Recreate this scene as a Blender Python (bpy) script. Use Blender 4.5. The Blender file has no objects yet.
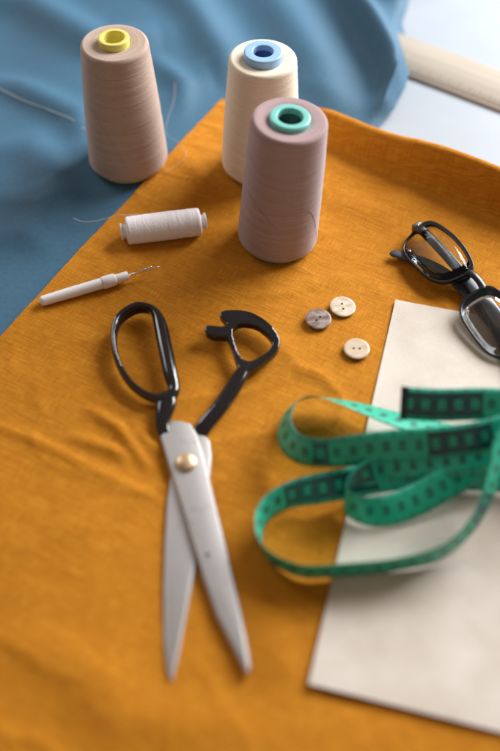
import bpy, bmesh, math, random
from mathutils import Vector, Matrix, Quaternion, noise

random.seed(7)
S = 0.01                                   # everything is laid out in centimetres, the scene is in metres
scene = bpy.context.scene
COL = scene.collection

# ------------------------------------------------------------------ camera numbers
H, PITCH, F = 54.8, math.radians(51), 1030.0
SP, CP = math.sin(PITCH), math.cos(PITCH)

def P(px, py, z=0.0):
    """point (cm) at height z above the table that the photograph shows at pixel px, py"""
    u, v = (px - 250) / F, (375.5 - py) / F
    d = SP - v * CP
    k = (H - z) / d
    return Vector((u * k, (CP + v * SP) * k, z))

def ray(px, py):
    u, v = (px - 250) / F, (375.5 - py) / F
    return Vector((u, CP + v * SP, -SP + v * CP))

def ray_plane(px, py, p0, n):
    o = Vector((0, 0, H)); d = ray(px, py)
    return o + d * ((p0 - o).dot(n) / d.dot(n))

def depth(px, py, z=0):
    return (H - z) / (SP - (375.5 - py) / F * CP)

def sstep(a, b, x):
    t = max(0.0, min(1.0, (x - a) / (b - a)))
    return t * t * (3 - 2 * t)

def cr(pts, n, closed=False):
    """Catmull-Rom resampling of tuples, n samples per span"""
    m = len(pts); out = []
    spans = m if closed else m - 1
    for i in range(spans):
        if closed:
            p = [pts[(i + k) % m] for k in (-1, 0, 1, 2)]
        else:
            p = [pts[max(0, min(m - 1, i + k))] for k in (-1, 0, 1, 2)]
        for j in range(n):
            t = j / n
            out.append(tuple(0.5 * (2 * b + (c - a) * t + (2 * a - 5 * b + 4 * c - d) * t * t + (3 * b - a - 3 * c + d) * t ** 3)
                             for a, b, c, d in zip(*p)))
    if not closed:
        out.append(tuple(pts[-1]))
    return out

# ------------------------------------------------------------------ object helpers
def link_mesh(name, me, mat, parent=None, smooth=True):
    o = bpy.data.objects.new(name, me)
    COL.objects.link(o)
    if mat:
        for m in (mat if isinstance(mat, (list, tuple)) else [mat]):
            me.materials.append(m)
    if smooth:
        for p in me.polygons:
            p.use_smooth = True
    if parent:
        o.parent = parent
    return o

def mesh(name, verts, faces, mat, base=Vector((0, 0, 0)), parent=None, smooth=True, uvs=None, mids=None):
    me = bpy.data.meshes.new(name)
    me.from_pydata([tuple((Vector(v) - base) * S) for v in verts], [], faces)
    if uvs:
        ul = me.uv_layers.new(name='UVMap')
        for l in me.loops:
            ul.data[l.index].uv = uvs[l.vertex_index]
    o = link_mesh(name, me, mat, parent, smooth)
    if mids:
        for p, k in zip(me.polygons, mids):
            p.material_index = k
    if parent is None:
        o.location = base * S
    return o

def tag(o, label=None, cat=None, group=None, kind=None):
    if label: o['label'] = label
    if cat: o['category'] = cat
    if group: o['group'] = group
    if kind: o['kind'] = kind
    return o

def thing(name, label, cat, base, group=None):
    o = bpy.data.objects.new(name, None)
    COL.objects.link(o)
    o.empty_display_size = 0.01
    o.location = base * S
    return tag(o, label, cat, group)

def bake(o):
    """turn the modifiers of o into mesh"""
    bpy.context.view_layer.update()
    dg = bpy.context.evaluated_depsgraph_get()
    me = bpy.data.meshes.new_from_object(o.evaluated_get(dg), depsgraph=dg)
    old = o.data
    o.modifiers.clear()
    o.data = me
    bpy.data.meshes.remove(old)
    return o

def sm(o, angle=40):
    me = o.data
    for p in me.polygons: p.use_smooth = True
    try: me.set_sharp_from_angle(angle=math.radians(angle))
    except Exception: pass
    return o

def solid(o, t, off=-1):
    m = o.modifiers.new('s', 'SOLIDIFY'); m.thickness = t * S; m.offset = off; return o

def bev(o, w, seg=2, ang=35):
    m = o.modifiers.new('b', 'BEVEL'); m.width = w * S; m.segments = seg
    m.limit_method = 'ANGLE'; m.angle_limit = math.radians(ang); return o

def sweep(path, ab, closed=False, n=12, ex=2.0, cap=True):
    """superellipse tube; ab = (half width across, half height) per point"""
    V, Fc = [], []
    m = len(path)
    for i, p in enumerate(path):
        if closed:
            T = path[(i + 1) % m] - path[i - 1]
        else:
            T = path[min(m - 1, i + 1)] - path[max(0, i - 1)]
        T = T.normalized()
        up = Vector((0, 0, 1))
        if abs(T.z) > 0.97: up = Vector((0, 1, 0))
        sd = T.cross(up).normalized(); u2 = sd.cross(T)
        a, b = ab[i]
        for k in range(n):
            an = 2 * math.pi * k / n
            c, s = math.cos(an), math.sin(an)
            V.append(p + sd * a * math.copysign(abs(c) ** (2 / ex), c) + u2 * b * math.copysign(abs(s) ** (2 / ex), s))
    for i in range(m if closed else m - 1):
        j = (i + 1) % m
        for k in range(n):
            l = (k + 1) % n
            Fc.append((i * n + k, i * n + l, j * n + l, j * n + k))
    if not closed and cap:
        Fc.append(tuple(range(n))[::-1])
        Fc.append(tuple(range((m - 1) * n, m * n)))
    return V, Fc

def join(*parts):
    V, Fc = [], []
    for v, f in parts:
        o = len(V); V += v; Fc += [tuple(i + o for i in q) for q in f]
    return V, Fc

def lathe(prof, n=64, closed=False):
    V, Fc = [], []
    for r, z in prof:
        for k in range(n):
            a = 2 * math.pi * k / n
            V.append(Vector((r * math.cos(a), r * math.sin(a), z)))
    m = len(prof)
    for i in range(m if closed else m - 1):
        j = (i + 1) % m
        for k in range(n):
            l = (k + 1) % n
            Fc.append((i * n + k, i * n + l, j * n + l, j * n + k))
    return V, Fc

def thread_tube(pts, r, n=6, per=8):
    path = [Vector(p) for p in cr([tuple(p) for p in pts], per)]
    return sweep(path, [(r, r)] * len(path), n=n)

# ------------------------------------------------------------------ material helpers
class G:
    def __init__(s, name):
        s.m = bpy.data.materials.new(name); s.m.use_nodes = True
        s.t = s.m.node_tree; s.b = s.t.nodes['Principled BSDF']; s.out = s.t.nodes['Material Output']
    def n(s, typ, **kw):
        d = s.t.nodes.new(typ)
        for k, v in kw.items(): setattr(d, k, v)
        return d
    def put(s, sock, v):
        if isinstance(v, bpy.types.NodeSocket): s.t.links.new(v, sock)
        elif v is not None:
            if isinstance(v, (tuple, list)) and len(v) == 3 and sock.type == 'RGBA': v = tuple(v) + (1,)
            sock.default_value = v
    def math(s, op, a, b=None, c=None):
        d = s.n('ShaderNodeMath', operation=op)
        for i, v in enumerate((a, b, c)): s.put(d.inputs[i], v)
        return d.outputs[0]
    def co(s, which='Object'):
        return s.n('ShaderNodeTexCoord').outputs[which]
    def xyz(s, v):
        d = s.n('ShaderNodeSeparateXYZ'); s.put(d.inputs[0], v); return d.outputs
    def vec(s, x, y, z=0.0):
        d = s.n('ShaderNodeCombineXYZ')
        for i, v in enumerate((x, y, z)): s.put(d.inputs[i], v)
        return d.outputs[0]
    def scale(s, v, k):
        d = s.n('ShaderNodeVectorMath', operation='MULTIPLY'); s.put(d.inputs[0], v); s.put(d.inputs[1], k); return d.outputs[0]
    def noise(s, v, sc=1.0, det=3.0, rough=0.55):
        d = s.n('ShaderNodeTexNoise'); s.put(d.inputs['Vector'], v); s.put(d.inputs['Scale'], sc)
        s.put(d.inputs['Detail'], det); s.put(d.inputs['Roughness'], rough); return d.outputs[0]
    def ramp(s, v, *stops):
        d = s.n('ShaderNodeValToRGB'); s.put(d.inputs[0], v); e = d.color_ramp.elements
        while len(e) < len(stops): e.new(0.5)
        for q, (p, c) in zip(e, stops):
            q.position = p; q.color = (c if isinstance(c, tuple) else (c, c, c)) + (1,)
        return d.outputs[0]
    def mix(s, f, a, b, mode='MIX'):
        d = s.n('ShaderNodeMix', data_type='RGBA', blend_type=mode)
        s.put(d.inputs[0], f); s.put(d.inputs[6], a); s.put(d.inputs[7], b); return d.outputs[2]
    def bump(s, h, strength=0.3, dist=0.0005):
        d = s.n('ShaderNodeBump'); s.put(d.inputs['Height'], h); s.put(d.inputs['Strength'], strength)
        s.put(d.inputs['Distance'], dist); s.put(s.b.inputs['Normal'], d.outputs[0]); return d.outputs[0]
    def set(s, **kw):
        for k, v in kw.items(): s.put(s.b.inputs[k.replace('_', ' ')], v)
        return s

def linen():
    g = G('mustard_linen'); uv = g.co('UV'); x, y, _ = g.xyz(uv)
    wob = g.math('MULTIPLY', g.math('SUBTRACT', g.noise(uv, 0.5, 2), 0.5), 0.35)
    x2, y2 = g.math('ADD', x, wob), g.math('ADD', y, wob)
    warp = g.noise(g.vec(g.math('MULTIPLY', x2, 19.0), g.math('MULTIPLY', y, 0.9)), 1, 2, 0.6)
    weft = g.noise(g.vec(g.math('MULTIPLY', x, 0.9), g.math('MULTIPLY', y2, 19.0), 7.3), 1, 2, 0.6)
    slub = g.noise(g.vec(g.math('MULTIPLY', x, 0.5), g.math('MULTIPLY', y2, 7.0), 2.2), 1, 1, 0.5)
    fine_x = g.math('SINE', g.math('MULTIPLY', x2, 64.0)); fine_y = g.math('SINE', g.math('MULTIPLY', y2, 64.0))
    fine = g.math('MULTIPLY', fine_x, fine_y)
    w = g.math('ADD', g.math('MULTIPLY', g.math('ADD', warp, weft), 0.5), g.math('MULTIPLY', fine, 0.07))
    w2 = g.math('ADD', g.math('MULTIPLY', w, 0.88), g.math('MULTIPLY', slub, 0.12))
    c = g.ramp(w2, (0.35, (0.46, 0.148, 0.004)), (0.5, (0.62, 0.232, 0.008)), (0.66, (0.82, 0.38, 0.034)))
    g.set(Base_Color=c, Roughness=0.82, Specular_IOR_Level=0.2)
    g.set(Sheen_Weight=0.35, Sheen_Roughness=0.35, Sheen_Tint=(1.0, 0.85, 0.5))
    nrm = g.bump(w2, 0.75, 0.0009)
    tl = g.n('ShaderNodeBsdfTranslucent'); tl.inputs[0].default_value = (0.80, 0.24, 0.012, 1); g.put(tl.inputs['Normal'], nrm)
    mx = g.n('ShaderNodeMixShader'); mx.inputs[0].default_value = 0.22
    g.put(mx.inputs[1], g.b.outputs[0]); g.put(mx.inputs[2], tl.outputs[0]); g.put(g.out.inputs['Surface'], mx.outputs[0])
    return g.m

def blue_cotton():
    g = G('blue_cotton'); uv = g.co('UV'); x, y, _ = g.xyz(uv)
    tw = g.math('SINE', g.math('MULTIPLY', g.math('ADD', x, y), 50.0))
    nz = g.noise(uv, 3.0, 4)
    c = g.ramp(nz, (0.3, (0.040, 0.112, 0.182)), (0.7, (0.050, 0.138, 0.220)))
    g.set(Base_Color=c, Roughness=0.6, Specular_IOR_Level=0.3, Sheen_Weight=0.10, Sheen_Roughness=0.4, Sheen_Tint=(0.6, 0.8, 1.0))
    g.bump(g.math('ADD', tw, g.math('MULTIPLY', nz, 2.0)), 0.15, 0.0004)
    return g.m

def plain(name, col, rough=0.5, spec=0.5, metal=0.0, var=0.08, sc=300, bump=0.05, **kw):
    g = G(name); nz = g.noise(g.co(), sc, 3)
    lo = tuple(c * (1 - var) for c in col); hi = tuple(min(1, c * (1 + var)) for c in col)
    g.set(Base_Color=g.ramp(nz, (0.3, lo), (0.7, hi)), Metallic=metal, Specular_IOR_Level=spec)
    g.set(Roughness=g.math('ADD', g.math('MULTIPLY', g.math('SUBTRACT', g.noise(g.co(), sc * 0.4, 4), 0.5), 0.2), rough))
    if bump: g.bump(nz, bump, 0.0003)
    g.set(**kw)
    return g.m

def wound(name, col, lo):
    """thread wound round a cone: fine rings that wander a little"""
    g = G(name); co = g.co(); x, y, z = g.xyz(co)
    r = g.math('SQRT', g.math('ADD', g.math('MULTIPLY', x, x), g.math('MULTIPLY', y, y)))
    wob = g.math('MULTIPLY', g.noise(co, 60, 2), 0.0025)
    zz = g.math('ADD', g.math('ADD', z, g.math('MULTIPLY', r, 1.2)), wob)
    a = g.noise(g.vec(g.math('MULTIPLY', x, 30.0), g.math('MULTIPLY', y, 30.0), g.math('MULTIPLY', zz, 1900.0)), 1, 2, 0.7)
    b = g.noise(g.vec(g.math('MULTIPLY', x, 14.0), g.math('MULTIPLY', y, 14.0), g.math('MULTIPLY', zz, 480.0)), 1, 2, 0.6)
    fz = g.noise(co, 900, 3)
    h = g.math('ADD', g.math('ADD', g.math('MULTIPLY', a, 0.5), g.math('MULTIPLY', b, 0.25)), g.math('MULTIPLY', fz, 0.25))
    c = g.ramp(h, (0.33, lo), (0.66, col))
    g.set(Base_Color=c, Roughness=0.85, Specular_IOR_Level=0.15, Sheen_Weight=0.45, Sheen_Roughness=0.35)
    g.bump(h, 0.8, 0.0007)
    return g.m

def paper_mat():
    g = G('pattern_paper'); co = g.co()
    n1, n2 = g.noise(co, 22, 6, 0.65), g.noise(co, 600, 3)
    c = g.mix(g.ramp(n1, (0.35, 0.0), (0.7, 1.0)), (0.68, 0.615, 0.545), (0.56, 0.485, 0.405))
    g.set(Base_Color=c, Roughness=0.7, Specular_IOR_Level=0.25)
    g.bump(g.math('ADD', n2, g.math('MULTIPLY', n1, 3.0)), 0.2, 0.0006)
    return g.m

def steel_mat():
    g = G('brushed_steel'); co = g.co(); x, y, z = g.xyz(co)
    br = g.noise(g.vec(g.math('MULTIPLY', x, 1500.0), g.math('MULTIPLY', y, 90.0), z), 1, 3)
    st = g.noise(co, 70, 5, 0.65)
    c = g.mix(g.ramp(st, (0.60, 0.0), (0.74, 0.6)), (0.46, 0.44, 0.43), (0.32, 0.26, 0.20))
    g.set(Base_Color=c, Metallic=0.85, Roughness=g.math('ADD', g.math('MULTIPLY', br, 0.18), 0.44))
    g.bump(br, 0.12, 0.0002)
    return g.m

def button_mat(name, a, b, c3, sc):
    g = G(name); co = g.co()
    n1 = g.noise(g.scale(co, (1, 2.2, 1)), sc, 4, 0.6)
    c = g.ramp(n1, (0.3, a), (0.52, b), (0.72, c3))
    _, _, z = g.xyz(co)
    # shell buttons keep the brown skin of the shell on their underside
    skin = g.math('LESS_THAN', z, 0.0021)
    c = g.mix(skin, c, (0.10, 0.055, 0.03))
    g.set(Base_Color=c, Roughness=0.38, Specular_IOR_Level=0.4, Coat_Weight=0.1)
    g.bump(n1, 0.15, 0.0004)
    return g.m

def tape_mat(name, green, dark, blocks):
    g = G(name); u, v, _ = g.xyz(g.co('UV'))
    cell = g.math('ABSOLUTE', g.math('SUBTRACT', g.math('FRACT', u), 0.5))
    vc = g.math('ABSOLUTE', g.math('SUBTRACT', v, 0.5))
    box = g.math('MULTIPLY', g.math('LESS_THAN', cell, 0.22), g.math('LESS_THAN', vc, 0.145))
    inb = 0.0
    for a, b in blocks:
        inb = g.math('ADD', g.math('MULTIPLY', g.math('GREATER_THAN', u, float(a)), g.math('LESS_THAN', u, float(b))), inb)
    blk = g.math('MULTIPLY', inb, g.math('LESS_THAN', vc, 0.37))
    tick_l = g.math('LESS_THAN', g.math('ABSOLUTE', g.math('SUBTRACT', g.math('FRACT', g.math('MULTIPLY', u, 5.0)), 0.5)), 0.17)
    tick = g.math('MULTIPLY', tick_l, g.math('GREATER_THAN', vc, 0.41))
    cmt = g.math('MULTIPLY', g.math('GREATER_THAN', cell, 0.465), g.math('GREATER_THAN', vc, 0.27))
    ink = g.math('ABSOLUTE', g.math('SUBTRACT', blk, box))          # boxes are left green inside the printed blocks
    ink = g.math('MINIMUM', g.math('ADD', g.math('ADD', ink, tick), cmt), 1.0)
    nz = g.noise(g.co(), 160, 4)
    f = g.math('MULTIPLY', ink, g.ramp(nz, (0.25, 0.82), (0.6, 0.97)))
    gr = g.mix(g.ramp(nz, (0.3, 0.0), (0.7, 1.0)), green, tuple(c * 0.85 for c in green))
    g.set(Base_Color=g.mix(f, gr, dark), Roughness=0.36, Specular_IOR_Level=0.7)
    g.bump(g.noise(g.vec(g.math('MULTIPLY', u, 18.0), g.math('MULTIPLY', v, 36.0)), 1, 2), 0.15, 0.0003)
    return g.m

def wood_mat():
    g = G('pale_wood'); co = g.co(); x, y, z = g.xyz(co)
    n1 = g.noise(g.vec(g.math('MULTIPLY', x, 8.0), g.math('MULTIPLY', y, 220.0), g.math('MULTIPLY', z, 220.0)), 1, 4, 0.6)
    g.set(Base_Color=g.ramp(n1, (0.3, (0.34, 0.29, 0.23)), (0.7, (0.46, 0.40, 0.33))), Roughness=0.5)
    g.bump(n1, 0.1, 0.0003)
    return g.m

def lens_mat():
    g = G('spectacle_lens')
    tr = g.n('ShaderNodeBsdfTransparent'); tr.inputs[0].default_value = (0.97, 0.98, 0.98, 1)
    gl = g.n('ShaderNodeBsdfGlossy'); gl.inputs['Roughness'].default_value = 0.02; gl.inputs[0].default_value = (0.9, 0.95, 1, 1)
    fr = g.n('ShaderNodeFresnel'); fr.inputs[0].default_value = 1.35
    mx = g.n('ShaderNodeMixShader')
    g.put(mx.inputs[0], fr.outputs[0]); g.put(mx.inputs[1], tr.outputs[0]); g.put(mx.inputs[2], gl.outputs[0])
    g.put(g.out.inputs['Surface'], mx.outputs[0])
    return g.m

M = dict(
    linen=linen(), blue=blue_cotton(), paper=paper_mat(), steel=steel_mat(), wood=wood_mat(), lens=lens_mat(),
    table=plain('white_laminate', (0.33, 0.365, 0.405), 0.5, 0.3, sc=30, var=0.02, bump=0.02),
    black=plain('black_enamel', (0.008, 0.008, 0.010), 0.10, 0.5, var=0.2, sc=120, bump=0.06, Coat_Weight=0.5, Coat_Roughness=0.08),
    frame=plain('black_acetate', (0.010, 0.011, 0.014), 0.22, 0.55, var=0.2, sc=200, bump=0.02),
    temple=plain('smoky_acetate', (0.055, 0.068, 0.08), 0.25, 0.5, var=0.3, sc=90, bump=0.02),
    brass=plain('worn_brass', (0.74, 0.54, 0.33), 0.42, 0.5, metal=0.9, var=0.25, sc=250, bump=0.4),
    silver=plain('bright_metal', (0.75, 0.74, 0.72), 0.22, 0.5, metal=1.0, sc=400),
    white=plain('white_plastic', (0.80, 0.79, 0.80), 0.35, 0.5, var=0.02, Subsurface_Weight=0.0),
    yellow=plain('yellow_plastic', (0.74, 0.66, 0.16), 0.4, var=0.04),
    lblue=plain('light_blue_plastic', (0.30, 0.50, 0.74), 0.35, var=0.04),
    dblue=plain('deep_blue_plastic', (0.015, 0.07, 0.28), 0.4, var=0.04),
    teal=plain('teal_plastic', (0.20, 0.56, 0.50), 0.25, var=0.05),
    dteal=plain('dark_teal_plastic', (0.006, 0.06, 0.05), 0.4, var=0.05),
    taupe=wound('taupe_thread', (0.55, 0.42, 0.345), (0.39, 0.28, 0.22)),
    cream=wound('cream_thread', (0.86, 0.77, 0.63), (0.74, 0.63, 0.48)),
    mauve=wound('mauve_thread', (0.46, 0.335, 0.335), (0.32, 0.215, 0.215)),
    wthread=wound('white_thread', (0.90, 0.86, 0.87), (0.84, 0.79, 0.81)),
    strand=plain('loose_strand', (0.75, 0.72, 0.68), 0.7, 0.3),
    strand_t=plain('taupe_strand', (0.52, 0.42, 0.35), 0.7, 0.3),
    but_d=button_mat('smoky_shell', (0.10, 0.06, 0.045), (0.26, 0.19, 0.16), (0.52, 0.44, 0.40), 110),
    but_l=button_mat('cream_shell', (0.52, 0.39, 0.27), (0.60, 0.465, 0.33), (0.67, 0.55, 0.41), 120),
    but_m=button_mat('mottled_shell', (0.42, 0.31, 0.22), (0.64, 0.52, 0.39), (0.78, 0.68, 0.55), 150),
    ink=plain('dark_ink', (0.006, 0.022, 0.030), 0.5),
    ink_g=plain('green_ink', (0.010, 0.42, 0.265), 0.5),
    brown_ink=plain('brown_ink', (0.12, 0.085, 0.06), 0.6),
)

# ------------------------------------------------------------------ table (the surface everything stands on)
tv = [(-120, -40, 0), (120, -40, 0), (120, 170, 0), (-120, 170, 0)]
bmv = [Vector((x, y, z)) for z in (-3.0, -0.05) for (x, y, _) in tv]
tb = mesh('table', bmv, [(3, 2, 1, 0), (4, 5, 6, 7), (0, 1, 5, 4), (1, 2, 6, 5), (2, 3, 7, 6), (3, 0, 4, 7)], M['table'])
tag(bake(bev(tb, 0.4, 3)), kind='structure')

# ------------------------------------------------------------------ mustard linen
C0 = P(222, 100); A = Vector((0.878, -0.479, 0)).normalized(); B = Vector((-A.y * -1, -A.x, 0))
B = Vector((A.y, -A.x, 0))                                  # towards the camera along the left edge

def st(p):
    d = Vector((p.x - C0.x, p.y - C0.y, 0)); return d.dot(A), d.dot(B)

def seg_d(p, a, b):
    ab = b - a; t = max(0, min(1, (p - a).dot(ab) / ab.dot(ab))); return (p - a - ab * t).length, t

def crease(pts):                                             # pixel polyline -> flat polyline on the table
    return [Vector((P(x, y).x, P(x, y).y)) for x, y in pts]

GOLD_CREASES = [(crease(c), a, w) for c, a, w in [
    ([(-30, 418), (30, 440), (90, 470), (165, 505)], 0.18, 0.36),
    ([(90, 412), (118, 430), (150, 470)], 0.34, 0.42),
    ([(70, 440), (112, 452), (128, 462)], 0.28, 0.40),
    ([(130, 425), (150, 447), (166, 455)], 0.26, 0.38),
    ([(20, 560), (90, 520), (150, 500)], 0.14, 0.9),
    ([(0, 640), (60, 655), (140, 700)], 0.22, 1.3),
    ([(235, 500), (255, 600), (300, 690)], 0.25, 1.6),
    ([(60, 330), (100, 345), (150, 380)], 0.10, 0.7),
    ([(330, 200), (380, 215), (420, 190)], 0.25, 1.3),
    ([(180, 155), (205, 185), (215, 205)], 0.18, 0.8),
    ([(265, 300), (300, 285), (360, 280)], 0.10, 0.7),
    ([(280, 350), (300, 372), (330, 385)], 0.10, 0.5),
    ([(120, 195), (150, 178), (200, 130)], 0.10, 0.8),
    ([(60, 690), (120, 720), (260, 735)], 0.25, 1.4),
]]

def poly_h(p2, creases, gain=1.0):
    h = 0
    for pts, a, w in creases:
        best, tt = 1e9, 0
        for i in range(len(pts) - 1):
            d, t = seg_d(p2, pts[i], pts[i + 1])
            if d < best: best, tt = d, (i + t) / (len(pts) - 1)
        if best < 4 * w:
            h += a * gain * math.exp(-(best / w) ** 2) * (0.25 + 0.75 * math.sin(math.pi * min(1, max(0, tt))) ** 0.7)
    return h

PTL = P(395, 303); PDN = P(308, 688) - PTL; PLEN = PDN.length; PDN.normalize()
PRT = Vector((-PDN.y, PDN.x, 0))
if PRT.x < 0: PRT = -PRT

def ridge_amp(s):
    return 2.6 * sstep(2.0, 11.0, s) * (0.95 + 0.04 * math.sin(s * 0.35 + 1)) + 0.9 * sstep(14, 26, s)

def gold_z(s, t):
    p = C0 + A * s + B * t
    z = 0.22 + 0.36 * noise.noise(Vector((p.x * 0.10, p.y * 0.10, 3.1))) + 0.085 * noise.noise(Vector((p.x * 0.30, p.y * 0.30, 8.7)))
    rg = 1 - abs(noise.noise(Vector((p.x * 0.16 + p.y * 0.05, p.y * 0.24, 21.3)))) * 2.2
    z += 0.17 * max(0.0, rg) ** 5 * (0.5 + 0.9 * noise.noise(Vector((p.x * 0.08, p.y * 0.08, 33.0))))
    z += 0.018 * noise.noise(Vector((p.x * 0.9, p.y * 0.9, 1.7)))
    z += poly_h(Vector((p.x, p.y)), GOLD_CREASES, 1.05)
    d2 = p - PTL; pa_, pb_ = d2.dot(PDN), d2.dot(PRT)
    inside = sstep(-2.4, -0.2, pb_) * sstep(-2.4, -0.2, pa_) * (1 - sstep(PLEN + 0.2, PLEN + 2.4, pa_))
    z += (0.20 + (z - 0.22) * 0.25 - z) * inside
    tr = 0.2 + 1.2 * sstep(10, 26, s) + 0.10 * math.sin(s * 0.5)    # the back edge stands up in a soft wave
    d = t - tr
    k = math.exp(-(d / 1.2) ** 3.0) if d > 0 else math.exp(-(-d / 0.75) ** 2)
    return z + ridge_amp(s) * k

def gold_at(p):
    return gold_z(*st(p))

V, Fc, UV = [], [], []
NS, NT = 300, 340
SMAX, TMAX = 66.0, 74.0
for j in range(NT + 1):
    for i in range(NS + 1):
        s = SMAX * i / NS
        t0 = -1.6 * sstep(2.0, 11.0, s)
        q = j / NT; q = q * (0.35 + 0.65 * q)                     # finer rows near the back wave
        t = t0 + (TMAX - t0) * q
        ez = 0.035 * noise.noise(Vector((s * 1.1, t * 1.1, 5)))
        p = C0 + A * (s + (ez if i == 0 else 0)) + B * t
        V.append(Vector((p.x, p.y, gold_z(s, t)))); UV.append((s, t))
for j in range(NT):
    for i in range(NS):
        a = j * (NS + 1) + i
        Fc.append((a, a + NS + 1, a + NS + 2, a + 1))
o = mesh('linen_cloth', V, Fc, M['linen'], base=C0, uvs=UV)
bake(solid(o, 0.06, -1))
sm(o, 55)
tag(o, 'mustard yellow linen cloth spread over the table, its back edge standing up in a fold', 'cloth')

# ------------------------------------------------------------------ blue cloth
BLUE_FOLDS = [(crease(c), a, w) for c, a, w in [
    ([(-60, -5), (30, 10), (95, 48), (160, 40)], 1.5, 2.2),
    ([(-40, 78), (20, 92), (75, 118), (90, 150)], 0.9, 1.5),
    ([(-40, 160), (30, 150), (60, 180), (50, 240)], 0.8, 1.9),
    ([(150, -30), (190, 10), (225, 60), (215, 100)], 1.3, 2.0),
    ([(235, -40), (280, 10), (318, 70), (330, 120)], 1.3, 2.6),
    ([(318, -60), (345, -2), (372, 42), (390, 76), (396, 98), (388, 122)], 3.0, 1.35),
    ([(60, -60), (150, -20), (230, -15)], 2.0, 2.2),
    ([(350, -22), (385, -12), (412, -6)], 2.6, 2.0),
    ([(-30, 250), (20, 235), (60, 255)], 0.5, 1.3),
    ([(150, 60), (185, 90), (190, 130)], 0.7, 1.1),
    ([(-10, 200), (40, 205), (90, 195)], 0.35, 1.1),
]]
EDGE = [(P(x, y).y, P(x, y).x) for x, y in [(300, 190), (345, 160), (378, 130), (395, 112), (405, 92), (410, 70), (407, 45), (402, 25), (408, 5), (420, -20), (430, -60)]]

def edge_x(y):
    if y <= EDGE[0][0]: return EDGE[0][1]
    for (y0, x0), (y1, x1) in zip(EDGE, EDGE[1:]):
        if y <= y1:
            t = (y - y0) / (y1 - y0); t2 = t * t * (3 - 2 * t) * 0.3 + t * 0.7
            return x0 + (x1 - x0) * t2
    return EDGE[-1][1]

TAUPE = P(129, 160)
def blue_z(x, y):
    p = Vector((x, y, 0)); s, t = st(p)
    z = 0.35 * noise.noise(Vector((x * 0.07, y * 0.07, 4.4))) + 0.18 * noise.noise(Vector((x * 0.2, y * 0.16, 9.4)))
    z = 0.30 + z + poly_h(Vector((x, y)), BLUE_FOLDS)
    z += 0.35 * max(0, noise.noise(Vector(((x + y * 0.5) * 0.16, (y - x) * 0.03, 2.2)))) * sstep(66, 80, y)
    flat = sstep(3.0, 6.5, (Vector((x, y)) - Vector((TAUPE.x, TAUPE.y))).length)
    z = 0.12 + (z - 0.12) * flat
    d = max(-s, -t) if (s < 0 or t < 0) else 0.0                # outside distance to the linen
    k = sstep(0.2, 5.0, d)
    return 0.06 + max(0.0, z - 0.06) * k if d > 0 else 0.0

V, Fc, UV = [], [], []
NX, NY = 230, 230
for j in range(NY + 1):
    y = 36 + (128 - 36) * j / NY
    xb = edge_x(y)
    for i in range(NX + 1):
        q = i / NX; x = -62 + (xb + 62) * q
        e = 0.28 + 0.72 * sstep(0.0, 1.1, xb - x)
        V.append(Vector((x, y, blue_z(x, y) * e))); UV.append((x, y))
for j in range(NY):
    for i in range(NX):
        a = j * (NX + 1) + i
        Fc.append((a, a + 1, a + NX + 2, a + NX + 1))
o = mesh('blue_cloth', V, Fc, M['blue'], base=P(150, 60), uvs=UV)
bake(solid(o, 0.05, -1))
sm(o, 55)
tag(o, 'blue cotton cloth lying in loose folds at the back left, partly under the mustard linen', 'cloth')

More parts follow.
